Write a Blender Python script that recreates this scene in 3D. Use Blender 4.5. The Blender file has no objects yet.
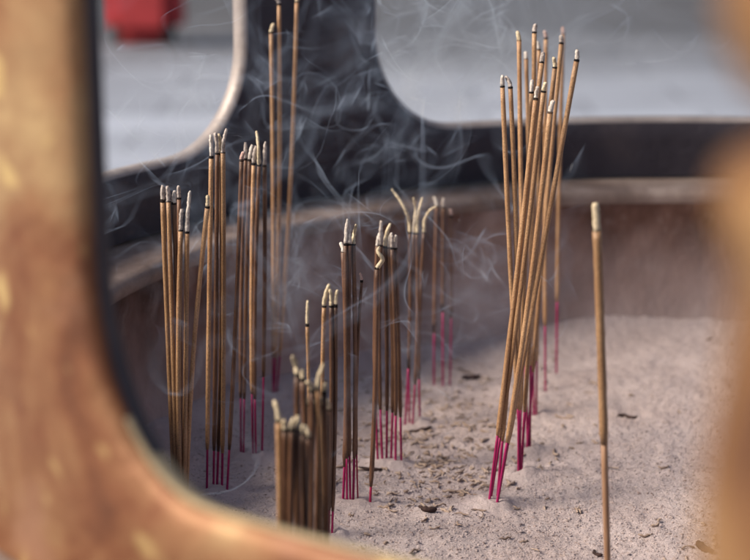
import bpy, bmesh, math, random
from mathutils import Vector, noise, Matrix
R = math.radians
random.seed(7)
sc = bpy.context.scene
C = sc.collection

# ------------------------------------------------------------------ camera
FPX, PITCH, CAMH = 1650.0, R(14.0), 0.307      # focal length in photo pixels, downward tilt, height over the ash
cd = bpy.data.cameras.new('camera'); cam = bpy.data.objects.new('camera', cd); C.objects.link(cam)
cam.location = (0, 0, CAMH); cam.rotation_euler = (R(90) - PITCH, 0, 0)
cd.sensor_width = 36.0; cd.lens = FPX / 750 * 36
cd.clip_start = 0.01; cd.clip_end = 2000
cd.dof.use_dof = True; cd.dof.focus_distance = 0.795; cd.dof.aperture_fstop = 8.2
sc.camera = cam

# ------------------------------------------------------------------ light
SUN_EL, SUN_AZ = R(40), R(-104)                # azimuth measured from +y towards +x
w = bpy.data.worlds.new('World'); sc.world = w; w.use_nodes = True
nt = w.node_tree
sky = nt.nodes.new('ShaderNodeTexSky'); sky.sky_type = 'NISHITA'; sky.sun_disc = False
sky.sun_elevation = SUN_EL; sky.sun_rotation = SUN_AZ
sky.air_density = 1.0; sky.dust_density = 4.0; sky.ozone_density = 1.0
bg = nt.nodes['Background']; bg.inputs['Strength'].default_value = 0.055
nt.links.new(sky.outputs[0], bg.inputs['Color'])
sd = bpy.data.lights.new('sun', 'SUN'); sun = bpy.data.objects.new('sun', sd); C.objects.link(sun)
sd.energy = 2.5; sd.angle = R(24); sd.color = (1.0, 0.87, 0.71)
sv = Vector((math.sin(SUN_AZ) * math.cos(SUN_EL), math.cos(SUN_AZ) * math.cos(SUN_EL), math.sin(SUN_EL)))
sun.rotation_euler = sv.to_track_quat('Z', 'Y').to_euler(); sun.location = sv * 3
vs = sc.view_settings; vs.view_transform = 'Standard'; vs.look = 'None'; vs.exposure = 1.12; vs.gamma = 1.0
vs.use_curve_mapping = False
sc.cycles.transparent_max_bounces = 96
sc.cycles.max_bounces = 8; sc.cycles.diffuse_bounces = 4; sc.cycles.volume_bounces = 1

# ------------------------------------------------------------------ helpers
CX, CY = 0.206, 0.730                          # axis of the burner
def ray(u, v):
    x = (u - 375) / FPX; y = -(v - 280) / FPX
    return Vector((x, math.cos(PITCH) + y * math.sin(PITCH), -math.sin(PITCH) + y * math.cos(PITCH)))
def on_plane(u, v, z=0.0):
    d = ray(u, v); return Vector((0, 0, CAMH)) + d * ((z - CAMH) / d.z)
def at_depth(u, v, y):
    d = ray(u, v); return Vector((0, 0, CAMH)) + d * (y / d.y)

def tag(o, label=None, cat=None, group=None, kind=None):
    if label: o['label'] = label
    if cat: o['category'] = cat
    if group: o['group'] = group
    if kind: o['kind'] = kind
    return o
def empty(name, loc):
    o = bpy.data.objects.new(name, None); C.objects.link(o); o.location = loc; o.empty_display_size = 0.02; return o
def mesh_obj(name, verts, faces, mats, parent=None, smooth=True, midx=None):
    me = bpy.data.meshes.new(name); me.from_pydata([tuple(v) for v in verts], [], faces)
    for m in (mats if isinstance(mats, (list, tuple)) else [mats]): me.materials.append(m)
    if smooth: me.polygons.foreach_set('use_smooth', [True] * len(me.polygons))
    if midx: me.polygons.foreach_set('material_index', midx)
    me.update()
    o = bpy.data.objects.new(name, me); C.objects.link(o)
    if parent: o.parent = parent
    return o

class NT:
    def __init__(s, name):
        s.m = bpy.data.materials.new(name); s.m.use_nodes = True; s.t = s.m.node_tree
        s.b = s.t.nodes['Principled BSDF']; s.out = s.t.nodes['Material Output']
    def n(s, typ, **kw):
        nd = s.t.nodes.new(typ)
        for k, v in kw.items():
            if k.startswith('i_'):
                key = k[2:].replace('_', ' ')
                nd.inputs[key if key in nd.inputs else key.title()].default_value = v
            else: setattr(nd, k, v)
        return nd
    def l(s, a, b): s.t.links.new(a, b)
    def coords(s, scale=(1, 1, 1)):
        tc = s.n('ShaderNodeTexCoord'); mp = s.n('ShaderNodeMapping'); mp.inputs['Scale'].default_value = scale
        s.l(tc.outputs['Object'], mp.inputs['Vector']); return mp.outputs[0]
    def noise(s, vec, scale, detail=4, rough=.55, dist=0.0):
        nd = s.n('ShaderNodeTexNoise'); nd.inputs['Scale'].default_value = scale; nd.inputs['Detail'].default_value = detail
        nd.inputs['Roughness'].default_value = rough; nd.inputs['Distortion'].default_value = dist
        s.l(vec, nd.inputs['Vector']); return nd.outputs['Fac']
    def ramp(s, fac, stops):
        r = s.n('ShaderNodeValToRGB'); e = r.color_ramp.elements
        while len(e) < len(stops): e.new(.5)
        for el, (p, c) in zip(e, stops): el.position = p; el.color = (*c, 1) if len(c) == 3 else c
        s.l(fac, r.inputs[0]); return r.outputs[0]
    def mix(s, fac, a, b, mode='MIX'):
        m = s.n('ShaderNodeMix', data_type='RGBA', blend_type=mode)
        for sock, val in ((m.inputs[0], fac), (m.inputs[6], a), (m.inputs[7], b)):
            if isinstance(val, bpy.types.NodeSocket): s.l(val, sock)
            else: sock.default_value = val if not isinstance(val, tuple) else (*val, 1)
        return m.outputs[2]
    def bump(s, h, strength, dist, prev=None):
        b = s.n('ShaderNodeBump'); b.inputs['Strength'].default_value = strength; b.inputs['Distance'].default_value = dist
        s.l(h, b.inputs['Height'])
        if prev: s.l(prev, b.inputs['Normal'])
        return b.outputs[0]
    def done(s, col=None, rough=.6, metal=0.0, normal=None, spec=None):
        if col is not None:
            if isinstance(col, tuple): s.b.inputs['Base Color'].default_value = (*col, 1)
            else: s.l(col, s.b.inputs['Base Color'])
        if isinstance(rough, (int, float)): s.b.inputs['Roughness'].default_value = rough
        else: s.l(rough, s.b.inputs['Roughness'])
        s.b.inputs['Metallic'].default_value = metal
        if spec is not None: s.b.inputs['Specular IOR Level'].default_value = spec
        if normal: s.l(normal, s.b.inputs['Normal'])
        return s.m

# ------------------------------------------------------------------ materials
def mat_bronze():
    t = NT('worn_bronze'); v = t.coords()
    a = t.ramp(t.noise(v, 12, 5, .6, .8), [(.34, (.07, .022, .010)), (.43, (.17, .062, .025)), (.51, (.235, .112, .050)), (.58, (.30, .180, .088)), (.67, (.42, .29, .145))])
    g = t.ramp(t.noise(v, 52, 1.5, .4, .0), [(.62, (0, 0, 0)), (.70, (.7, .7, .7))])
    c = t.mix(g, a, (.55, .40, .17))
    d = t.ramp(t.noise(v, 17, 4, .6), [(.60, (0, 0, 0)), (.72, (.7, .7, .7))])
    c = t.mix(d, c, (.30, .16, .10))
    n = t.bump(t.noise(v, 60, 6, .6), .35, .004)
    return t.done(c, t.ramp(t.noise(v, 14, 3), [(.3, (.46,) * 3), (.7, (.64,) * 3)]), .35, n)
def mat_soot_shade():
    t = NT('sooty_shaded_bronze'); v = t.coords()
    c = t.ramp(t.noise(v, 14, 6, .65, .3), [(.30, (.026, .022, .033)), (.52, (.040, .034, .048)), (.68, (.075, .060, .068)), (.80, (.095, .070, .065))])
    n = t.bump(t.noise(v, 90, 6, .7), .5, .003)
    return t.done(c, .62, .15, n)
def mat_bowl():
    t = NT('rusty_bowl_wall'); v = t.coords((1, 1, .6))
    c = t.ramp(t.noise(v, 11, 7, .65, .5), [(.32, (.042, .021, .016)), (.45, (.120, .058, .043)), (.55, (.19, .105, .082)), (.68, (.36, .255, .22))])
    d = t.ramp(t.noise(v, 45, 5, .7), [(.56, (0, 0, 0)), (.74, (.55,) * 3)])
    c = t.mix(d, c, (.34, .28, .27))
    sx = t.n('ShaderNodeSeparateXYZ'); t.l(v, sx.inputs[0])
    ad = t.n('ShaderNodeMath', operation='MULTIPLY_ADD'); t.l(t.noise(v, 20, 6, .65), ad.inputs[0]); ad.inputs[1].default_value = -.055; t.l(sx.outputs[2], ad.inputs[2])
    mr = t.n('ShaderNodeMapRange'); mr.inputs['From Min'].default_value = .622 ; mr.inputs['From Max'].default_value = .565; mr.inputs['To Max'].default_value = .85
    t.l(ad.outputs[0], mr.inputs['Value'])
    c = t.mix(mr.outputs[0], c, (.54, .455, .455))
    n = t.bump(t.noise(v, 120, 7, .7), .6, .003)
    return t.done(c, .8, .1, n)
def mat_ledge():
    t = NT('dusty_rim'); v = t.coords()
    c = t.ramp(t.noise(v, 16, 6, .65, .4), [(.30, (.10, .070, .062)), (.48, (.21, .155, .135)), (.62, (.34, .27, .24)), (.78, (.46, .39, .36))])
    n = t.bump(t.noise(v, 110, 6, .7), .5, .002)
    return t.done(c, .55, .15, n)
def mat_ash():
    t = NT('incense_ash'); v = t.coords()
    c = t.ramp(t.noise(v, 22, 8, .62), [(.28, (.53, .440, .450)), (.50, (.655, .558, .570)), (.72, (.74, .64, .655))])
    sp = t.ramp(t.noise(v, 420, 3, .6), [(.60, (0, 0, 0)), (.72, (.75,) * 3)])
    c = t.mix(sp, c, (.33, .25, .235))
    wh = t.ramp(t.noise(v, 300, 3, .6), [(.62, (0, 0, 0)), (.75, (.6,) * 3)])
    c = t.mix(wh, c, (.72, .66, .67))
    n = t.bump(t.noise(v, 300, 6, .75), 1.0, .0030)
    n = t.bump(t.noise(v, 900, 4, .7), .8, .0009, n)
    return t.done(c, .95, 0, n, .15)
def mat_crumb(name, a, b):
    t = NT(name); v = t.coords()
    c = t.ramp(t.noise(v, 160, 4, .6), [(.36, a), (.64, b)])
    n = t.bump(t.noise(v, 900, 4), .5, .0004)
    return t.done(c, .95, 0, n, .15)
def mat_coat(name, stops, spec=.5):
    t = NT(name); v = t.coords()
    oi = t.n('ShaderNodeObjectInfo')
    gr = t.noise(v, 1500, 3, .6)
    lo = t.noise(v, 60, 3, .5)
    c = t.ramp(lo, stops)
    c = t.mix(t.ramp(gr, [(.46, (0, 0, 0)), (.66, (.6,) * 3)]), c, (.17, .085, .045))
    hs = t.n('ShaderNodeHueSaturation'); t.l(c, hs.inputs['Color'])
    mr = t.n('ShaderNodeMapRange'); mr.inputs['To Min'].default_value = .72; mr.inputs['To Max'].default_value = 1.2
    t.l(oi.outputs['Random'], mr.inputs['Value']); t.l(mr.outputs[0], hs.inputs['Value'])
    n = t.bump(gr, .6, .0005)
    return t.done(hs.outputs[0], .40, 0, n, spec)
def mat_core(name, a, b):
    t = NT(name); v = t.coords((1, 1, .08))
    c = t.ramp(t.noise(v, 900, 3), [(.35, a), (.65, b)])
    return t.done(c, .5, 0, t.bump(t.noise(v, 900, 3), .3, .0003), .35)
def mat_tip(name, a, b):
    t = NT(name); v = t.coords()
    c = t.ramp(t.noise(v, 700, 5, .65), [(.32, a), (.62, b)])
    return t.done(c, .95, 0, t.bump(t.noise(v, 1200, 4), .7, .0005), .1)
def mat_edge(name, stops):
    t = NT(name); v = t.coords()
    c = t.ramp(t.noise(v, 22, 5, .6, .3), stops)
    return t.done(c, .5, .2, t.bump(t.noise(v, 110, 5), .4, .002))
def mat_polished():
    t = NT('hand_polished_bronze'); v = t.coords()
    c = t.ramp(t.noise(v, 30, 5, .6, .5), [(.34, (.11, .042, .018)), (.46, (.25, .115, .045)), (.57, (.38, .21, .085)), (.70, (.60, .42, .21))])
    return t.done(c, .38, .5, t.bump(t.noise(v, 80, 5), .3, .002))
M = dict(
    polished=mat_polished(),
    edge=mat_edge('golden_lit_edge', [(.30, (.44, .33, .18)), (.55, (.60, .48, .29)), (.75, (.70, .60, .40))]),  # dusty gold, pale enough to paint the highlight on the near sill top
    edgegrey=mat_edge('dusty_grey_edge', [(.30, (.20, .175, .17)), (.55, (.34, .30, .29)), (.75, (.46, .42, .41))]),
    bronze=mat_bronze(), soot_shade=mat_soot_shade(), bowl=mat_bowl(), ledge=mat_ledge(), ash=mat_ash(),
    crumb=mat_crumb('ash_crumb', (.26, .20, .19), (.50, .43, .42)),
    flake=mat_crumb('ash_flake', (.27, .20, .165), (.46, .37, .32)),
    twig=mat_crumb('burnt_twig', (.022, .016, .018), (.085, .052, .048)),
    tan=mat_coat('incense_tan', [(.35, (.37, .205, .105)), (.65, (.53, .325, .18))]),
    brown=mat_coat('incense_brown', [(.35, (.080, .039, .028)), (.65, (.165, .085, .052))]),
    magenta=mat_core('magenta_bamboo', (.25, .006, .070), (.37, .014, .125)),
    crimson=mat_core('crimson_bamboo', (.30, .012, .05), (.40, .022, .10)),
    dullred=mat_core('faded_bamboo', (.28, .155, .095), (.40, .24, .15)),
    tip=mat_tip('ash_tip', (.40, .35, .32), (.74, .69, .65)),
    tipdull=mat_tip('ash_tip_grey', (.24, .20, .19), (.58, .52, .49)),
    tipbeige=mat_tip('ash_tip_beige', (.42, .34, .23), (.72, .62, .46)),
    char=mat_tip('charred_ring', (.010, .009, .011), (.030, .024, .024)),
    ember=mat_tip('dying_ember', (.46, .27, .24), (.70, .54, .50)),
)
def mat_smoke(name, dens, col=(.56, .72, 1.0)):
    m = bpy.data.materials.new(name); m.use_nodes = True; t = m.node_tree
    for nd in list(t.nodes):
        if nd.type == 'BSDF_PRINCIPLED': t.nodes.remove(nd)
    o = t.nodes['Material Output']; vsn = t.nodes.new('ShaderNodeVolumeScatter')
    vsn.inputs['Color'].default_value = (*col, 1); vsn.inputs['Density'].default_value = dens
    vsn.inputs['Anisotropy'].default_value = 0.2
    t.links.new(vsn.outputs[0], o.inputs['Volume']); m.cycles.homogeneous_volume = True
    return m

# ------------------------------------------------------------------ ground outside the burner
GZ = -1.0
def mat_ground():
    t = NT('worn_paving_far_shade'); v = t.coords()
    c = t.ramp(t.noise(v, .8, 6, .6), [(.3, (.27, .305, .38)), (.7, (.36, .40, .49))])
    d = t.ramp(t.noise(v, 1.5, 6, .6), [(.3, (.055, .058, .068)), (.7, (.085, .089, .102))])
    # shade far from the burner, painted in as a darker tone with a ragged edge
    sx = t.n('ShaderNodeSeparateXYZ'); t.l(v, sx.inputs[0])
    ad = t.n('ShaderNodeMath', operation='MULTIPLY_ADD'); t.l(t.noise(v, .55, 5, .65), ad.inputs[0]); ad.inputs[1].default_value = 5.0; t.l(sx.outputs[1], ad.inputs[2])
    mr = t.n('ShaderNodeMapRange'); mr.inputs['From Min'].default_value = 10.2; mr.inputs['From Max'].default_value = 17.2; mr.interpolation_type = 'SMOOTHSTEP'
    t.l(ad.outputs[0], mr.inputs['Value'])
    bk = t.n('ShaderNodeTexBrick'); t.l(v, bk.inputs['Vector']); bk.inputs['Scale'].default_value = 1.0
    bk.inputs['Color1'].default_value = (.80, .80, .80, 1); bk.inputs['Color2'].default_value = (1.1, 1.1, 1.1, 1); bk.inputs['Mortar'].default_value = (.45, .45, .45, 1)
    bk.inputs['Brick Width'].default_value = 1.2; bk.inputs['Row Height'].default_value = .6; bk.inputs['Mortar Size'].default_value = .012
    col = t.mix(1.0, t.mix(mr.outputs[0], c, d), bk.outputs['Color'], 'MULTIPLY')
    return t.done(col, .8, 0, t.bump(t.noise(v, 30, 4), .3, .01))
def mat_plain(name, col, rough=.7):
    t = NT(name); v = t.coords()
    a = tuple(x * .75 for x in col); b = tuple(min(1, x * 1.15) for x in col)
    return t.done(t.ramp(t.noise(v, 12, 4), [(.3, a), (.7, b)]), rough)
def sheet(name, pts, z, mat):
    o = mesh_obj(name, [(x, y, z) for x, y in pts], [tuple(range(len(pts)))], mat, smooth=False)
    return tag(o, kind='structure')
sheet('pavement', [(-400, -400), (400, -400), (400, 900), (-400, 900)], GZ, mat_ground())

# ------------------------------------------------------------------ burner
burner = empty('incense_burner', (CX, CY, GZ))
tag(burner, 'round bronze incense burner with arched openings, its near post blurred at left', 'incense burner')
def lathe(name, prof, mat, parent, z0=0.0, seg=160, smooth=True):
    vs_, fs = [], []
    n = len(prof)
    for i in range(seg):
        a = 2 * math.pi * i / seg
        for r, z in prof: vs_.append((r * math.cos(a), r * math.sin(a), z - z0))
    for i in range(seg):
        j = (i + 1) % seg
        for k in range(n - 1):
            fs.append((i * n + k, j * n + k, j * n + k + 1, i * n + k + 1))
    return mesh_obj(name, vs_, fs, mat, parent, smooth)
RI, RF, RO = 0.350, 0.396, 0.409
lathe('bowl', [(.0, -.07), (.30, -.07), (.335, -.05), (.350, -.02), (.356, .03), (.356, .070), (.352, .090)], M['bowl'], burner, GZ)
lathe('rim', [(.3519, .0902), (.3500, .0945), (.3515, .0985), (.356, .1000), (.372, .1004), (.392, .0990), (.4125, .0985), (.432, .0975), (.439, .094), (.441, .088), (.437, .082), (.425, .078)], M['ledge'], burner, GZ)
lathe('belly', [(.4248, .0782), (.418, .05), (.425, 0), (.445, -.08), (.452, -.16), (.43, -.27), (.36, -.37), (.24, -.44), (.15, -.48), (.125, -.54), (.135, -.62),
                (.19, -.70), (.20, -.74), (.17, -.78), (.20, -.86), (.30, -.93), (.33, -.96), (.33, -1.0)], M['bronze'], burner, GZ)

def build_frame():
    verts, faces, mi = [], [], []
    Z0, Z1 = .1003, .600
    zc, hz, hs = .350, .2088, R(37.4) * RF
    def outline(expand, lw=hs, lrx=.058):
        b = hz; rz = .064
        seg = [((hs - .058), -(b - rz), -90, 0, .058), ((hs - .058), (b - rz), 0, 90, .058), (-(lw - lrx), (b - rz), 90, 180, lrx), (-(lw - lrx), -(b - rz), 180, 270, lrx)]
        nc = 14; ns = 28
        out = []
        for k, (ox, oz, a0, a1, rx) in enumerate(seg):
            for i in range(nc):
                t = R(a0 + (a1 - a0) * i / nc)
                out.append((ox + (rx + expand) * math.cos(t), oz + (rz + expand) * math.sin(t)))
            nx = seg[(k + 1) % 4]
            t = R(a1)
            p0 = (ox + (rx + expand) * math.cos(t), oz + (rz + expand) * math.sin(t))
            t = R(nx[2]); p1 = (nx[0] + (nx[4] + expand) * math.cos(t), nx[1] + (rz + expand) * math.sin(t))
            for i in range(ns):
                f = i / ns; out.append((p0[0] + (p1[0] - p0[0]) * f, p0[1] + (p1[1] - p0[1]) * f))
        return out
    base = outline(0)
    SB, ZB0, ZB1 = R(45) * RF, Z0 - zc, Z1 - zc
    bound = []
    for s, z in base:
        k = min(SB / abs(s) if abs(s) > 1e-6 else 1e9, (ZB1 / z if z > 1e-6 else (ZB0 / z if z < -1e-6 else 1e9)))
        bound.append([s * k, z * k])
    for cs, cz in ((SB, ZB0), (SB, ZB1), (-SB, ZB1), (-SB, ZB0)):
        i = min(range(len(bound)), key=lambda q: (bound[q][0] - cs) ** 2 + (bound[q][1] - cz) ** 2)
        bound[i] = [cs, cz]
    def lerp(A, B, f): return [(a[0] + (b[0] - a[0]) * f, a[1] + (b[1] - a[1]) * f) for a, b in zip(A, B)]
    for k in range(4):
        c0 = R(128.5 + 45 + 90 * k)
        kw = dict(lw=R(38.1) * RF, lrx=.044) if k == 1 else {}
        base = outline(0, **kw); e1 = outline(.0035, **kw)
        loops = [(bound, RO, 0), (lerp(bound, e1, .33), RO, 0), (lerp(bound, e1, .67), RO, 0), (e1, RO, 0), (base, RO - .0035, 0), (base, RF + (.0072 if k == 1 else .003), 2),
                 (outline(.003, **kw), RF, 2), (lerp(bound, e1, .67), RF, 1), (lerp(bound, e1, .33), RF, 1), (bound, RF, 1)]
        n = len(base); off = len(verts)
        for pts, r, _ in loops:
            for s, z in pts:
                a = c0 + s / RF
                verts.append((r * math.cos(a), r * math.sin(a), z + zc - GZ))
        for q in range(len(loops) - 1):
            for i in range(n):
                j = (i + 1) % n
                faces.append((off + q * n + i, off + q * n + j, off + (q + 1) * n + j, off + (q + 1) * n + i))
                mi.append(1 if (k == 1 and q == 5 and base[i][0] < -.245) else ((2 if base[i][1] < -.190 and q > 3 else 0) if k == 1 and q in (3, 4, 5) else 3 if q in (3, 4, 5) else loops[q + 1][2]))  # near opening: shade painted on its left side reveal, highlight on its sill
    o = mesh_obj('arched_frame', verts, faces, [M['bronze'], M['soot_shade'], M['edge'], M['edgegrey']], burner, True, mi)
    bm = bmesh.new(); bm.from_mesh(o.data)
    bmesh.ops.remove_doubles(bm, verts=bm.verts, dist=1e-5)
    bmesh.ops.recalc_face_normals(bm, faces=bm.faces)
    bm.to_mesh(o.data); bm.free()
    return o
build_frame()
lathe('lintel', [(.388, .6005), (.388, .640), (.398, .652), (.420, .652), (.432, .640), (.428, .622), (.416, .612), (.416, .6005), (.388, .6005)], M['bronze'], burner, GZ)

# upright ear handle standing out from the rim, very close to the lens at right
def tube_path(pts, radf, seg=16, cap=True):
    vs_, fs = [], []
    n = len(pts)
    up = Vector((.31, .95, .05)).normalized()
    for i, p in enumerate(pts):
        t = (pts[min(i + 1, n - 1)] - pts[max(i - 1, 0)]).normalized()
        a = t.cross(up)
        if a.length < 1e-4: a = t.orthogonal()
        a.normalize(); b = a.cross(t).normalized()
        r = radf(i)
        for k in range(seg):
            an = 2 * math.pi * k / seg
            vs_.append(p + a * (r * math.cos(an)) + b * (r * math.sin(an)))
    for i in range(n - 1):
        for k in range(seg):
            l = (k + 1) % seg
            fs.append((i * seg + k, i * seg + l, (i + 1) * seg + l, (i + 1) * seg + k))
    if cap:
        fs.append(tuple(range(seg))[::-1]); fs.append(tuple(range((n - 1) * seg, n * seg)))
    return vs_, fs
def handle():
    hp = Vector((.0750, .195, 0))                    # the upright bar
    d = (Vector((CX, CY, 0)) - hp).normalized()
    pts, rad = [], []
    bar = []
    for i in range(181):
        z = .02 + (.46 - .02) * i / 180
        r = .0305 + .0035 * math.exp(-((z - .268) / .007) ** 2) - .007 * math.exp(-((z - .277) / .0032) ** 2) + .004 * math.exp(-((z - .292) / .008) ** 2) \
            + .003 * math.exp(-((z - .225) / .02) ** 2)
        bar.append((hp + Vector((0, 0, z)), r))
    lo = [(hp + d * .145 + Vector((0, 0, .005)), .026), (hp + d * .08 + Vector((0, 0, -.012)), .027), (hp + d * .03 + Vector((0, 0, -.005)), .029)]
    hi = [(hp + d * .02 + Vector((0, 0, .488)), .029), (hp + d * .07 + Vector((0, 0, .515)), .027), (hp + d * .158 + Vector((0, 0, .52)), .024)]
    allp = lo + bar + hi
    vs_, fs = tube_path([p for p, _ in allp], lambda i: allp[i][1], 28)
    off = Vector((CX, CY, GZ))
    mesh_obj('ear_handle', [v - off for v in vs_], fs, M['polished'], burner)
handle()

# ------------------------------------------------------------------ incense sticks: data measured on the photograph
# cluster: list of (base u, base v, top u, top v, v where the burnt ash starts, v where the coating ends, coat, core, radius mm, tip kind)
STICKS = []
def S(label, bu, bv, tu, tv, ash, coat, mat='tan', core='magenta', r=1.70, tip='tip', curl=None, group=None, dd=0.0, bow=None):
    STICKS.append(dict(label=label, b=(bu, bv), t=(tu, tv), ash=ash, coat=coat, mat=mat, core=core, r=r, tip=tip, curl=curl, group=group, dd=dd, bow=bow))
G1 = 'sticks of the tall crossing bundle right of centre'
S('tan incense stick, leftmost tip of the tall crossing bundle', 521.6, 473.5, 502, 75, 86, 408, group=G1)
S('tan incense stick just right of the leftmost tip of the tall bundle', 518.6, 474, 510, 77.5, 87, 410, group=G1)
S('upright tan incense stick, highest of the left half of the tall bundle', 528, 445, 519, 31.5, 40, 365, group=G1)
S('tan incense stick with the highest tip in the tall crossing bundle', 530, 445, 534.6, 24, 32, 366, group=G1)
S('tan incense stick with its tip between the two left peaks of the tall bundle', 534, 414, 526, 52, 59, 358, group=G1, r=1.6)
S('tan incense stick ending just below the highest tip of the tall bundle', 536.5, 413, 539, 41, 49, 361, group=G1, r=1.6)
S('out of focus incense stick with a pinkish tip at the back of the tall bundle', 545.5, 389, 546, 31, 38, 326, group=G1, tip='ember')
S('out of focus incense stick furthest back in the tall bundle, pinkish tip', 556.5, 374, 563.5, 27, 34, 302, group=G1, tip='ember')
S('tan incense stick with the second highest right tip of the tall bundle', 527, 446, 562, 36, 43, 372, group=G1, dd=.02)
S('tan incense stick leaning furthest right in the tall crossing bundle', 497, 502.5, 578.6, 49.5, 60, 443, group=G1, r=1.8)
S('tan incense stick slanting up through the middle of the tall bundle', 497.3, 499, 543, 52.5, 63, 441, group=G1, dd=.012)
S('tan incense stick with its tip right of centre in the tall bundle', 521.3, 470, 556, 57, 67, 412, group=G1)
S('tan incense stick with a low tip left of centre in the tall bundle', 519.4, 470.5, 532, 80, 92, 409, group=G1)
S('tan incense stick with a lowish tip in the centre of the tall bundle', 488.8, 504, 537, 86.5, 99, 435, group=G1, dd=.006)
S('tan incense stick with a narrow tip right of the centre of the tall bundle', 490, 500.5, 544.6, 82, 91, 437, group=G1, dd=-.004)
S('tan incense stick, shortest of the tall crossing bundle, in front', 496.5, 505.5, 551.6, 100.5, 112, 442, group=G1, r=1.8, dd=-.012)
S('thick single incense stick standing alone at the right', 609, 606, 596, 203, 231, 444, core='dullred', r=2.15, tip='tipbeige')
G2 = 'sticks of the out of focus bundle nearest the back rim'
S('blurred incense stick, left of the pair far behind in the middle', 434, 381, 437, 197, 206, 333, 'brown', group=G2, r=1.65)
S('blurred incense stick, right of the pair far behind in the middle', 443, 382, 443.5, 198, 207, 312, 'brown', group=G2, r=1.65)
S('short blurred incense stick right of the pair far behind in the middle', 450, 381, 451, 212, 216, 318, 'brown', group=G2, r=1.5, tip='ember')
G3 = 'sticks with curled ash in the middle'
S('incense stick whose long ash bends over to the left', 405, 419, 410, 191, 233.6, 356, 'brown', group=G3, r=1.6, tip='tipbeige', curl=[(410, 233), (409.5, 222), (406, 211), (400, 200), (394, 192), (391.5, 189)])
S('incense stick whose long straight ash leans up to the right', 412.5, 419, 417, 196, 233, 376, 'brown', group=G3, r=1.6, tip='tipbeige', curl=[(417, 233), (417.3, 220), (419.5, 209), (422.5, 197)])
S('incense stick with a thin crooked ash between two curled ones', 409.5, 417, 414, 199, 234, 368, 'brown', group=G3, r=1.4, tip='tipbeige', curl=[(414, 233), (414.6, 220), (416, 209), (413.5, 198)], dd=.012)
S('incense stick whose ash hooks over to the right', 420, 414.5, 424, 208, 233, 373, 'brown', group=G3, r=1.6, tip='tipbeige', curl=[(424, 233), (424.2, 221), (428, 212), (433, 208), (437, 206.5)])
G4 = 'sticks of the bundle with a crumbling tip in the middle'
S('incense stick with crumbled knotted ash, standing out in front of its bundle', 370, 507, 377, 251, 268, 485, 'brown', 'crimson', group=G4, r=1.8, tip='tipbeige', curl=[(377, 268), (380.5, 263.5), (383.5, 259), (380, 255), (377, 251), (379.5, 247)])
S('incense stick at the left edge of the bundle with the crumbled tip', 378, 460, 378, 233, 246, 411, 'brown', group=G4)
S('incense stick with the highest ash in the bundle with the crumbled tip', 382.5, 460, 381, 220.5, 245, 409, 'brown', group=G4)
S('incense stick with the second highest ash in the bundle with the crumbled tip', 386.5, 459, 384.5, 225, 247, 411, 'brown', group=G4)
S('incense stick in the middle of the bundle with the crumbled tip', 391, 459, 388, 232, 247, 412, 'brown', group=G4)
S('incense stick second from the right of the bundle with the crumbled tip', 395.5, 461, 391.6, 235, 248, 415, 'brown', group=G4)
S('incense stick at the right edge of the bundle with the crumbled tip', 401.5, 460, 394.8, 235, 248, 417, 'brown', group=G4)
G5 = 'sticks of the slim sharp bundle left of the middle'
S('incense stick with short square ash, left of the slim bundle', 343, 507, 343, 244, 252, 466, 'brown', group=G5, r=1.75)
S('incense stick with the tallest ash in the slim bundle', 347, 508, 345.7, 219, 244, 458, 'brown', group=G5, r=1.6)
S('incense stick in the middle of the slim bundle, ash leaning apart', 350.5, 508, 350, 221, 244, 456, 'brown', group=G5, r=1.6)
S('incense stick on the right of the slim bundle with leaning ash', 353, 507, 354, 224.5, 244, 455, 'brown', group=G5, r=1.6, curl=[(353.5, 244), (354, 234), (356.3, 224.5)])
S('short thin dark incense stick with a pink ember beside the slim bundle', 358, 506, 362, 275, 281, 454, 'brown', 'crimson', group=G5, r=1.1, tip='ember')
G6 = 'sticks of the blurred short bundle in front of the sill'
S('thin blurred incense stick rising alone from the short front bundle', 306, 552, 306.5, 301, 325, 520, 'tan', group=G6, r=1.25, tip='tipbeige')
S('incense stick with the tallest ash in the short front bundle', 326, 544, 325, 284, 306, 509, 'tan', group=G6, r=1.5, tip='tipbeige')
S('incense stick in the tall part of the short front bundle, middle', 328.5, 545, 331, 289, 306, 510, 'brown', group=G6, r=1.5, tip='tipbeige')
S('incense stick in the tall part of the short front bundle, right', 332, 545, 335.5, 290, 306, 511, 'brown', group=G6, r=1.5, tip='tipbeige')
S('short blurred incense stick with bent ash at the left of the front bundle', 297, 652.0, 297, 357, 375, 623.0, 'brown', group=G6, r=1.7, tip='tipbeige', curl=[(297, 375), (296, 366), (292.5, 356)])
S('short blurred incense stick behind the bent ash of the front bundle', 302, 648.0, 302.5, 374, 380, 623.0, 'brown', group=G6, r=1.7, tip='tipbeige')
S('short blurred incense stick left of the hooked ash in the front bundle', 310, 654.0, 312, 380, 391, 626.0, 'brown', group=G6, r=1.7, tip='tipbeige')
S('short blurred incense stick with hooked ash in the front bundle', 316, 654.0, 317.5, 372, 389, 626.0, 'tan', group=G6, r=1.7, tip='tipbeige', curl=[(317.5, 389), (318.5, 378), (323.5, 364)])
S('short blurred incense stick right of the hooked ash in the front bundle', 322, 652.0, 324, 386, 393, 624.0, 'brown', group=G6, r=1.7, tip='tipbeige')
S('lowest blurred incense stick at the left end of the front bundle', 279, 672.0, 278, 402, 421, 648.0, 'tan', group=G6, r=1.8, tip='tipbeige')
S('low blurred incense stick, second from the left end of the front bundle', 286, 674.0, 285, 424, 430, 648.0, 'brown', group=G6, r=1.8, tip='tipbeige')
S('low blurred incense stick with pale ash, third from the left of the front bundle', 292, 674.0, 291.5, 418, 430, 648.0, 'brown', group=G6, r=1.8, tip='tipbeige')
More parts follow.
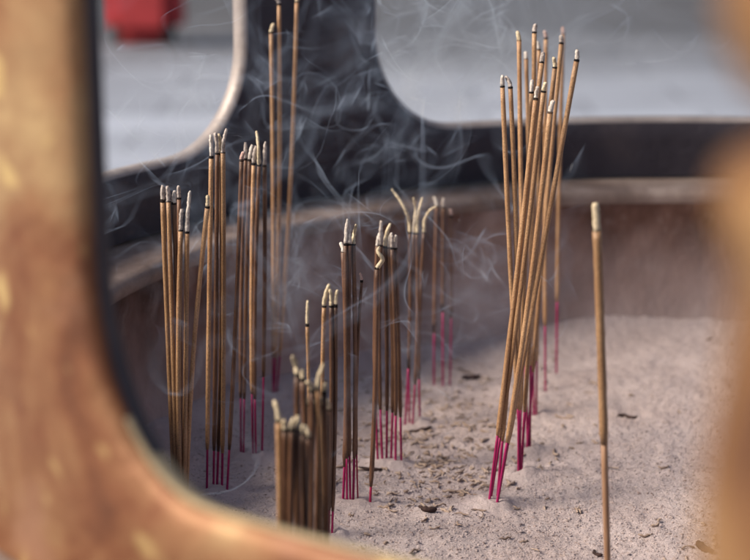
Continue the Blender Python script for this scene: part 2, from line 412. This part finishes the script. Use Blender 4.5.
S('low blurred incense stick with pale ash, fourth from the left of the front bundle', 298, 672.0, 297.5, 416, 429, 648.0, 'brown', group=G6, r=1.8, tip='tipbeige')
S('dark blurred incense stick packed inside the short front bundle', 305, 640, 306, 395, 404, 614, 'brown', group=G6, r=1.8, tip='tipbeige')
S('dark blurred incense stick packed inside the short front bundle', 313, 645, 314, 402, 411, 619, 'brown', group=G6, r=1.8, tip='tipbeige')
S('dark blurred incense stick packed inside the short front bundle', 318, 640, 319.5, 398, 407, 614, 'brown', group=G6, r=1.8, tip='tipbeige')
S('dark blurred incense stick packed inside the short front bundle', 327, 640, 328.5, 400, 409, 614, 'brown', group=G6, r=1.8, tip='tipbeige')
S('dark blurred incense stick packed inside the short front bundle', 282, 668, 281, 428, 437, 642, 'brown', group=G6, r=1.8, tip='tipbeige')
S('dark blurred incense stick packed inside the short front bundle', 295, 670, 294.5, 432, 441, 644, 'brown', group=G6, r=1.8, tip='tipbeige')
S('dark blurred incense stick packed inside the short front bundle', 302, 664, 302.5, 425, 434, 638, 'brown', group=G6, r=1.8, tip='tipbeige')
S('dark blurred incense stick packed inside the short front bundle', 307, 660, 308.5, 428, 437, 634, 'brown', group=G6, r=1.8, tip='tipbeige')
G7 = 'sticks of the leftmost bundle behind the bronze post'
S('incense stick at the left edge of the leftmost bundle', 175, 508.0, 162, 185.5, 201, 493.0, 'tan', group=G7, r=1.7)
S('incense stick second from the left of the leftmost bundle', 178, 510.0, 168, 186, 202, 494.0, 'tan', group=G7, r=1.6)
S('dark incense stick with lower ash in the leftmost bundle', 180, 509.0, 173.5, 191, 203, 494.0, 'brown', group=G7, r=1.6)
S('incense stick with square ash tip in the leftmost bundle', 183, 502.0, 179, 185.5, 198, 490.0, 'brown', group=G7, r=1.6, dd=.01)
S('incense stick with the shortest ash in the leftmost bundle', 181, 512.0, 181.5, 209, 231, 496.0, 'tan', group=G7, r=1.7)
S('incense stick with long thin ash at the right of the leftmost bundle', 184, 512.0, 187, 191, 232, 496.0, 'tan', group=G7, r=1.7, curl=[(187, 232), (187.5, 215), (190, 191)])
S('incense stick leaning right out of the leftmost bundle', 186, 510.0, 208.8, 195, 207, 493.0, 'tan', group=G7, r=1.7)
G8 = 'sticks of the slender bundle second from the left'
S('incense stick at the left edge of the second bundle from the left', 207, 496.5, 211.6, 134.5, 157, 449, 'tan', group=G8, r=1.7)
S('incense stick with short ash in the second bundle from the left', 213.5, 493.5, 217.3, 132.5, 153, 450, 'brown', group=G8, r=1.6)
S('incense stick in the middle of the second bundle from the left', 217, 492, 220.5, 133.5, 153.5, 451, 'brown', group=G8, r=1.7)
S('incense stick with the tallest ash in the second bundle from the left', 222, 494, 224.5, 128.5, 153, 450, 'tan', group=G8, r=1.7, curl=[(223, 153), (223.5, 142), (226.5, 128.5)])
S('bare tipped incense stick slanting right out of the second bundle', 227, 496, 241.8, 154, 160, 450, 'brown', group=G8, r=1.6, tip='ember')
G9 = 'sticks of the third bundle from the left'
S('incense stick at the left edge of the third bundle from the left', 241, 456, 246, 142.5, 159, 398, 'brown', group=G9, r=1.6)
S('incense stick second from the left of the third bundle', 243.5, 457, 250, 145.5, 160, 399, 'brown', group=G9, r=1.5)
S('incense stick in the middle of the third bundle from the left', 253, 458, 254, 146, 164, 394, 'tan', group=G9, r=1.6)
S('incense stick with the tallest bent ash of the third bundle', 256, 458, 259, 131, 165, 392, 'brown', group=G9, r=1.6, curl=[(259, 165), (258.6, 148), (256.5, 131)])
S('incense stick at the right edge of the third bundle from the left', 262, 455, 264.5, 141.5, 166, 377, 'brown', group=G9, r=1.7)
G10 = 'three tallest sticks spreading upward left of the centre'
S('leftmost and lowest of the three tall sticks spreading before the dark post', 273, 402, 271, 24, 33, 357, 'tan', group=G10)
S('middle one of the three tall sticks spreading before the dark post', 274.5, 401, 279, -3, 4, 358, 'tan', group=G10)
S('rightmost of the three tall sticks, slanting up to the top edge', 277, 400, 297, -5, 2, 356, 'tan', group=G10)

# ------------------------------------------------------------------ ash bed with a real uneven surface
BASES = [on_plane(*s['b']) for s in STICKS]
def ash_height(x, y, fine=True):
    rx, ry = x - CX, y - CY
    r = math.hypot(rx, ry)
    h = .008 * noise.noise(Vector((x * 5.5, y * 5.5, 1.3))) * min(1, r / .1)
    t = max(0.0, (r - .285) / .07); h += (.012 + .010 * noise.noise(Vector((x * 13, y * 13, 2.2)))) * t * t
    h += .0022 * noise.noise(Vector((x * 24, y * 24, 4.1)))
    if fine:
        p = Vector((x, y, .2))
        h += .0008 * noise.noise(p * 70) + .0008 * noise.noise(p * 160)
        k = noise.noise(p * 55 + Vector((9, 0, 0)))
        if k > .25: h += .0035 * (k - .25)
        h += .0008 * noise.noise(p * 380)
    return h
def near_base(x, y):
    h = 0.0
    for b in BASES:
        d2 = (x - b.x) ** 2 + (y - b.y) ** 2
        if d2 < .0005: h += .0022 * math.exp(-d2 / .00005) - .0036 * math.exp(-d2 / .000007)
    return max(-.004, min(.0035, h))
def build_ash():
    vs_, fs = [], []
    # dense in the part that is in view, polar elsewhere
    NX, NY = 420, 380
    x0, x1, y0, y1 = -.160, .50, .44, 1.09
    idx = {}
    for j in range(NY + 1):
        y = y0 + (y1 - y0) * j / NY
        for i in range(NX + 1):
            x = x0 + (x1 - x0) * i / NX
            if math.hypot(x - CX, y - CY) < .3555:
                idx[(i, j)] = len(vs_)
                vs_.append((x, y, ash_height(x, y) + near_base(x, y)))
    for j in range(NY):
        for i in range(NX):
            q = [idx.get(k) for k in ((i, j), (i + 1, j), (i + 1, j + 1), (i, j + 1))]
            if None not in q: fs.append(tuple(q))
    # coarse skirt under the rest of the bowl
    n0 = len(vs_); na, nr = 96, 14
    for i in range(na):
        a = 2 * math.pi * i / na
        for k in range(nr):
            r = .004 + (.357 - .004) * k / (nr - 1)
            x, y = CX + r * math.cos(a), CY + r * math.sin(a)
            inside = x0 + .005 < x < x1 - .005 and y0 + .005 < y < y1 - .005 and r < .345
            vs_.append((x, y, ash_height(x, y, False) - (.008 if inside else .0002)))
    for i in range(na):
        j = (i + 1) % na
        for k in range(nr - 1):
            fs.append((n0 + i * nr + k, n0 + j * nr + k, n0 + j * nr + k + 1, n0 + i * nr + k + 1)[::-1])
    o = mesh_obj('ash_bed', vs_, fs, M['ash'])
    tag(o, kind='structure')
build_ash()

# ------------------------------------------------------------------ build the sticks
def stick_part(name, pts, radf, mat, parent, seg=10, jit=0.0, cap=True):
    vs_, fs = tube_path(pts, radf, seg, cap)
    if jit:
        vs_ = [v + Vector((random.uniform(-jit, jit), random.uniform(-jit, jit), random.uniform(-jit, jit))) for v in vs_]
    return mesh_obj(name, vs_, fs, mat, parent)
TIPS = []
def resample(P, n):
    d = [0.0]
    for a, b in zip(P, P[1:]): d.append(d[-1] + (b - a).length)
    out = []
    for i in range(n):
        t = d[-1] * i / (n - 1); k = 0
        while k < len(d) - 2 and d[k + 1] < t: k += 1
        f = (t - d[k]) / max(1e-9, d[k + 1] - d[k]); out.append(P[k].lerp(P[k + 1], f))
    for _ in range(2):
        out = [out[0]] + [(out[i - 1] + out[i] * 2 + out[i + 1]) / 4 for i in range(1, n - 1)] + [out[-1]]
    return out
for s in STICKS:
    base = on_plane(*s['b']); base.z = ash_height(base.x, base.y)
    y = base.y
    top = at_depth(s['t'][0], s['t'][1], y + s['dd'])
    def at_v(v, s=s, base=base, top=top):
        # point of the stick's axis that shows at photo row v
        lo, hi = 0.0, 1.0
        for _ in range(30):
            m = (lo + hi) / 2; p = base.lerp(top, m)
            dv = p - Vector((0, 0, CAMH))
            f_ = dv.y * math.cos(PITCH) - dv.z * math.sin(PITCH); u_ = dv.y * math.sin(PITCH) + dv.z * math.cos(PITCH)
            if 280 - FPX * u_ / f_ > v: lo = m
            else: hi = m
        return lo
    if s['curl']: top = at_depth(s['curl'][0][0], s['curl'][0][1], y + s['dd'])
    fa = 1.0 if s['curl'] else at_v(s['ash']); fc = at_v(s['coat'])
    r = s['r'] / 1000 * (.72 if s['group'] == G1 else .86 if s['group'] is None else .67)
    root = empty('incense_stick', base)
    tag(root, s['label'], 'incense stick', s['group'])
    L = (top - base); bow = Vector((random.uniform(-1, 1), random.uniform(-1, 1), 0)) * (.0003 if s['core'] == 'dullred' else .0018)
    def P(f): return L * f + bow * math.sin(math.pi * f)
    under = -.018 / L.length
    core_r = r * (.78 if s['core'] == 'dullred' else random.uniform(.54, .62))
    stick_part('bamboo_core', [P(under + (fc + .01 - under) * i / 7) for i in range(8)], lambda i: core_r, M[s['core']], root, 8)
    n = 22
    rs = [r * random.uniform(.94, 1.06) for _ in range(n)]
    rs[0] = core_r * 1.15
    pts = [P(fc + (fa - fc) * (i / (n - 1)) ** 1.0) for i in range(n)]
    pts.insert(1, P(fc + .004 / L.length)); rs.insert(1, r * .93)
    ct = stick_part('incense_coating', pts, lambda i: rs[i], M[s['mat']], root, 12)
    # charred ring between the incense and its ash
    axis = L.normalized()
    p0 = P(fa)
    ch = random.choice((.0002, .0003, .0005, .0007, .0010)) if s['tip'] != 'ember' else .0006
    if s['core'] == 'dullred': ch = .0001
    stick_part('charred_ring', [p0 - axis * .0006, p0 - axis * .0003, p0 + axis * ch * .6, p0 + axis * ch], lambda i: r * (1.03, 1.05, 1.0, .9)[i], M['char'], root, 12)
    # the ash tip
    if s['curl']:
        cp = [at_depth(u, v, y + s['dd'] + random.uniform(-.003, .003) * (k > 0)) - base for k, (u, v) in enumerate(s['curl'])]
        tp = resample(cp, 18)
    else:
        lean = Vector((random.uniform(-1, 1), random.uniform(-1, 1), 0)) * (.0003 if s['core'] == 'dullred' else random.choice((.0008, .0015, .003)))
        tl = max((1 - fa) * L.length, .004)
        tp = [p0 + axis * (ch * .5 + (tl - ch * .5) * i / 9) + lean * (i / 9) ** 2 for i in range(10)]
    nt_ = len(tp)
    fat = random.uniform(.80, 1.0); flat = random.uniform(.45, .85)
    def tr(i):
        f = i / (nt_ - 1)
        k = fat - random.uniform(.0, .16) * f
        if s['curl']: k = .90 - .28 * f
        if i == nt_ - 1: k *= flat
        elif i == nt_ - 2: k *= .92
        return r * k
    stick_part('ash_tip', tp, tr, M[s['tip'] if s['tip'] != 'tip' else random.choice(('tip', 'tip', 'tipdull', 'tipbeige'))], root, 10, .00020)
    TIPS.append(base + tp[-1])

# ------------------------------------------------------------------ fallen bits on the ash
def in_view_ash():
    while True:
        u = random.uniform(110, 740); v = random.uniform(345, 575)
        p = on_plane(u, v)
        if math.hypot(p.x - CX, p.y - CY) < .335: return u, v, p
_b = bmesh.new(); bmesh.ops.create_icosphere(_b, subdivisions=1, radius=1)
_b.verts.ensure_lookup_table(); ICO_V = [v.co.copy() for v in _b.verts]; ICO_F = [tuple(v.index for v in f.verts) for f in _b.faces]; _b.free()
def scatter(name, n, size, mat, gen):
    vs_, fs = [], []
    for _ in range(n):
        p = gen(); p.z = ash_height(p.x, p.y)
        s = size()
        rot = Matrix.Rotation(random.uniform(0, 6.28), 3, 'Z') @ Matrix.Rotation(random.uniform(-.5, .5), 3, 'X')
        o = len(vs_)
        for co in ICO_V:
            k = random.uniform(.65, 1.25)
            vs_.append(rot @ Vector((co.x * s[0] * k, co.y * s[1] * k, co.z * s[2] * k)) + p)
        for f in ICO_F: fs.append((o + f[0], o + f[1], o + f[2]))
    return tag(mesh_obj(name, vs_, fs, mat, smooth=False), kind='stuff')
def gen_uniform():
    return in_view_ash()[2]
def gen_patch():
    while True:
        u, v, p = in_view_ash()
        k = noise.noise(Vector((p.x * 14, p.y * 14, 7.7))) + .5
        c = math.exp(-(((u - 440) / 90) ** 2 + ((v - 440) / 60) ** 2)) * 1.1
        if random.random() < .05 * max(0, k) + c: return p
def sz(a, b, el=1.6):
    def f():
        s = random.uniform(a, b) * random.choice((.6, .8, 1, 1))
        return (s * random.uniform(1, el), s * random.uniform(.7, 1), s * random.uniform(.5, .8))
    return f
o = scatter('ash_crumbs', 9000, sz(.0003, .00085), M['crumb'], gen_uniform)
tag(o, 'fine grey crumbs strewn over the ash bed', 'ash crumbs')
o = scatter('ash_grains', 16000, sz(.0004, .0009, 1.3), M['ash'], gen_uniform)
tag(o, 'powdery pale grains covering the ash bed', 'ash grains')
def curl_flakes(name, n):
    vs_, fs = [], []
    for _ in range(n):
        p = gen_patch(); p.z = ash_height(p.x, p.y) + .0006
        a = random.uniform(0, 6.28); ln = random.uniform(.002, .0085); r = random.uniform(.0003, .0008)
        cur = random.uniform(-1.2, 1.2); pts = []
        for i in range(6):
            t = i / 5 - .5; an = a + cur * t
            pts.append(p + Vector((math.cos(an), math.sin(an), 0)) * (ln * t) + Vector((0, 0, .0008 * random.uniform(-.4, 1))))
        v2, f2 = tube_path(pts, lambda i: r * (.5, .9, 1, 1, .85, .4)[i], 5)
        o = len(vs_)
        vs_ += [v + Vector((random.uniform(-1, 1), random.uniform(-1, 1), random.uniform(-1, 1))) * .00022 for v in v2]
        fs += [tuple(o + k for k in f) for f in f2]
    return tag(mesh_obj(name, vs_, fs, M['flake']), 'curled pale flakes of fallen ash lying among the bundles', 'ash flakes', kind='stuff')
curl_flakes('ash_flakes', 520)

# larger burnt ends that can be picked out one by one
def twig(label, u0, v0, u1, v1, r=.0011, mat='twig', bend=.002, name='burnt_stub'):
    a, b = on_plane(u0, v0), on_plane(u1, v1)
    root_p = a.lerp(b, .5); root_p.z = ash_height(root_p.x, root_p.y)
    pts = []
    side = (b - a).cross(Vector((0, 0, 1))).normalized()
    for i in range(8):
        f = i / 7; p = a.lerp(b, f) + side * bend * math.sin(f * 3.1) * random.uniform(.6, 1.2)
        p.z = ash_height(p.x, p.y) + r * .8; pts.append(p - root_p)
    o = stick_part(name, pts, lambda i: r * (.55, .9, 1.1, .9, 1.05, .9, .8, .4)[i], M[mat], None, 7, .00018)
    o.location = root_p
    tag(o, label, 'burnt stub', 'burnt ends lying on the ash')
twig('short dark burnt stub lying on open ash right of the single stick', 618, 418, 637, 419)
twig('black crooked burnt end lying on the ash below the middle bundles', 421, 517, 436, 515, .0014)
twig('black splinter standing up from the crooked burnt end', 421, 508, 423, 517, .0008, bend=.001)
twig('long brown stub lying behind the bundle with curled ash', 408, 424, 432, 422, .0012)
twig('dark stub lying flat on the ash left of the tall bundle', 358, 469, 382, 468, .0012)
twig('dark brown stub half buried at the lower right corner', 698, 546, 713, 554, .0018)
twig('thin twig leaning on the ash near the front sill', 594, 548, 603, 551, .0009)
twig('brown stub lying behind the tall bundle on hazy ash', 462, 372, 480, 370, .0016)
twig('black lump of charred stub lying below the left wall of the bowl', 176, 404, 188, 402, .0030)

# ------------------------------------------------------------------ far blurred red thing on the road
red = mat_plain('red_cloth', (.46, .040, .045)); grey = mat_plain('pale_cloth', (.45, .47, .52)); dark = mat_plain('dark_wood', (.03, .025, .025))
def box(name, c, s, mat, parent, bev=.02):
    me = bpy.data.meshes.new(name); bm = bmesh.new(); bmesh.ops.create_cube(bm, size=1)
    for v in bm.verts: v.co = Vector((v.co.x * s[0] + c[0], v.co.y * s[1] + c[1], v.co.z * s[2] + c[2]))
    bmesh.ops.bevel(bm, geom=bm.edges[:], offset=bev, segments=2, affect='EDGES'); bm.to_mesh(me); bm.free()
    me.materials.append(mat); o = bpy.data.objects.new(name, me); C.objects.link(o); o.parent = parent; return o
rp = on_plane(141, 46, GZ)
rt = empty('covered_table', rp); tag(rt, 'red cloth covered table, blurred far behind at top left', 'table')
box('cloth', (0, .2, .38), (.62, .44, .757), red, rt, .14)
box('table_top', (0, .2, .775), (.64, .48, .03), red, rt, .008)
for sx in (-1, 1):
    for sy in (-1, 1): box('leg', (sx * .19, .2 + sy * .15, .08), (.05, .05, .158), dark, rt, .005)

# ------------------------------------------------------------------ smoke: thin folded sheets of scattering air
random.seed(21)
def curl(p, k, seed):
    e = .25
    q = p * k + Vector((seed * 7.3, seed * 3.1, seed * 5.7))
    def N(o):
        w_ = q + o
        return Vector((noise.noise(w_), noise.noise(w_ + Vector((31.4, 17.2, 5.9))), noise.noise(w_ + Vector((-12.7, 43.1, 22.3)))))
    dx = N(Vector((e, 0, 0))) - N(Vector((-e, 0, 0)))
    dy = N(Vector((0, e, 0))) - N(Vector((0, -e, 0)))
    dz = N(Vector((0, 0, e))) - N(Vector((0, 0, -e)))
    return Vector((dy.z - dz.y, dz.x - dx.z, dx.y - dy.x)) / (2 * e)
WISP_DENS = 27.0
PLUMES = [
    (330, 215, .93, 4, .075), (350, 150, .95, 4, .07), (300, 120, .93, 4, .06), (390, 180, .95, 4, .06), (420, 215, .93, 5, .06), (345, 80, .95, 4, .06),
    (270, 190, .9, 5, .05), (440, 120, .95, 5, .06), (370, 60, .95, 6, .06), (310, 40, .95, 5, .05),
    (130, 260, .86, 5, .05), (150, 215, .86, 5, .05), (195, 225, .86, 4, .05), (230, 150, .88, 4, .05), (170, 160, .86, 4, .04),
    (260, 295, .88, 10, .05), (285, 275, .88, 12, .05), (310, 290, .86, 6, .05), (240, 270, .86, 5, .05), (215, 300, .86, 3, .04),
    (400, 330, .86, 5, .05), (440, 300, .88, 4, .045), (370, 340, .82, 4, .04), (482, 315, .88, 8, .035),
    (300, 430, .70, 4, .04), (318, 360, .72, 4, .04), (275, 350, .80, 4, .04),
    (430, 55, .95, 11, .06), (470, 40, .95, 11, .06), (500, 25, .95, 5, .05), (540, 20, .92, 3, .05), (400, 30, .95, 6, .05),
    (590, 40, .95, 3, .05), (640, 25, .95, 3, .05), (450, 255, .92, 5, .05), (340, 260, .9, 5, .05), (400, 270, .9, 4, .05), (495, 300, .9, 5, .04),
    (130, 60, .88, 3, .04), (200, 90, .9, 3, .05), (265, 60, .93, 4, .05), (120, 225, .86, 5, .05), (140, 190, .86, 5, .05), (165, 245, .86, 4, .05),
] + [(u_, v_, y_, 3, .075, dict(rise=.75, kk=17.0, spread=.0025, width=.005)) for u_, v_, y_ in (
    (218, 131, .79), (258, 133, .84), (350, 221, .77), (384, 222, .84), (417, 196, .90), (175, 186, .79), (330, 285, .73), (295, 357, .64), (290, 415, .62), (443, 200, .97), (536, 30, .87), (563, 30, .97))
]
def ribbon(vs_, fs, p, width, steps, step, th, rise, seed, kk, ang, drift):
    m = 7
    d = Vector((math.cos(ang), math.sin(ang), 0)); mid = p.copy(); wd = width
    L_, R_ = p - d * wd / 2, p + d * wd / 2
    grid = []; last = None
    for j in range(steps):
        grid.append([mid + d * (wd * (i / (m - 1) - .5)) for i in range(m)])
        vm = curl(mid, kk, seed) + drift + Vector((0, 0, rise))
        vl = curl(mid - d * width * .5, kk, seed); vr = curl(mid + d * width * .5, kk, seed)
        mid = mid + vm * step
        if last is not None:
            b0 = [grid[-1][0] - last[0], grid[-1][-1] - last[-1]]; tt = vm.normalized()
            if min(b0[0].dot(tt), b0[1].dot(tt)) < step * .05: grid.pop(); break
        last = grid[-1]
        t = vm.normalized()
        nd = d * wd + (vr - vl) * step
        wd = min(max(nd.length, width * .35), width * 1.7)
        nd = nd - t * nd.dot(t) * .5
        d = nd.normalized()
    n = len(grid)
    if n < 10: return
    o = len(vs_); top, bot = [], []
    for j in range(n):
        for i in range(m):
            a = grid[j][min(i + 1, m - 1)] - grid[j][max(i - 1, 0)]
            b = grid[min(j + 1, n - 1)][i] - grid[max(j - 1, 0)][i]
            nn = a.cross(b); nn = nn.normalized() if nn.length > 1e-12 else Vector((0, 1, 0))
            k = (math.sin(math.pi * i / (m - 1)) ** .8) * math.sin(math.pi * (j / (n - 1)) ** .7) ** 1.0
            k = min(max(k, 0.0) * th, .12 * (grid[j][-1] - grid[j][0]).length) + 2e-6
            top.append(grid[j][i] + nn * k); bot.append(grid[j][i] - nn * k)
    vs_ += top + bot
    N_ = n * m
    for j in range(n - 1):
        for i in range(m - 1):
            a, b, c, d = j * m + i, j * m + i + 1, (j + 1) * m + i + 1, (j + 1) * m + i
            fs.extend(((o + a, o + b, o + c), (o + a, o + c, o + d), (o + N_ + c, o + N_ + b, o + N_ + a), (o + N_ + d, o + N_ + c, o + N_ + a)))
    rim = [j * m for j in range(n)] + [(n - 1) * m + i for i in range(1, m)] + [j * m + m - 1 for j in range(n - 2, -1, -1)] + [i for i in range(m - 2, 0, -1)]
    for x, y_ in zip(rim, rim[1:] + rim[:1]): fs.append((o + x, o + y_, o + N_ + y_, o + N_ + x)[::-1])
SV, SF = [], []
def plume(u, v, y, n, length, width=.008, th=.00044, rise=.20, kk=32.0, spread=.012, drift=(.1, 0, 0)):
    c = at_depth(u, v, y); seed = random.randint(1, 60); ang = random.uniform(0, math.pi)
    for _ in range(n):
        p = c + Vector((random.gauss(0, spread), random.gauss(0, spread), random.gauss(0, spread)))
        st = int(length / .0013 * random.uniform(.6, 1.15))
        ribbon(SV, SF, p, width * random.uniform(.4, 1.5), st, .0036, th * random.uniform(.6, 1.3), rise, seed, kk, ang + random.gauss(0, .3), Vector(drift))
for a in PLUMES: plume(*a[:5], **(a[5] if len(a) > 5 else {}))
o = mesh_obj('smoke_wisps', SV, SF, mat_smoke('smoke_wisp', WISP_DENS))
tag(o, 'thin curling wisps of bluish smoke rising from the incense', 'smoke', kind='stuff')
def puff(name, u, v, y, rx, ry, rz, dens, label):
    c = at_depth(u, v, y)
    bm = bmesh.new(); bmesh.ops.create_icosphere(bm, subdivisions=5, radius=1)
    for vt in bm.verts:
        d = vt.co.normalized()
        k = .72 + .55 * noise.noise(d * 1.7 + c * 9) + .22 * noise.noise(d * 4.5 + c * 5)
        vt.co = Vector((d.x * rx * k, d.y * ry * k, d.z * rz * k))
    me = bpy.data.meshes.new(name); bm.to_mesh(me); bm.free()
    me.polygons.foreach_set('use_smooth', [True] * len(me.polygons))
    me.materials.append(mat_smoke('smoke_veil', dens)); o = bpy.data.objects.new(name, me); C.objects.link(o); o.location = c
    tag(o, label, 'smoke', kind='stuff')
puff('smoke_veil', 480, 10, .97, .12, .06, .06, 1.1, 'faint bluish smoke drifting at the top edge')
puff('smoke_veil', 600, 15, 1.0, .10, .05, .05, .8, 'thin smoke drifting across the right opening near the top')
puff('smoke_veil', 470, 300, .90, .035, .03, .035, 1.6, 'small pale smoke cloud left of the tall bundle')
puff('smoke_veil', 275, 270, .88, .05, .04, .04, 1.8, 'small smoke cloud behind the left bundles')
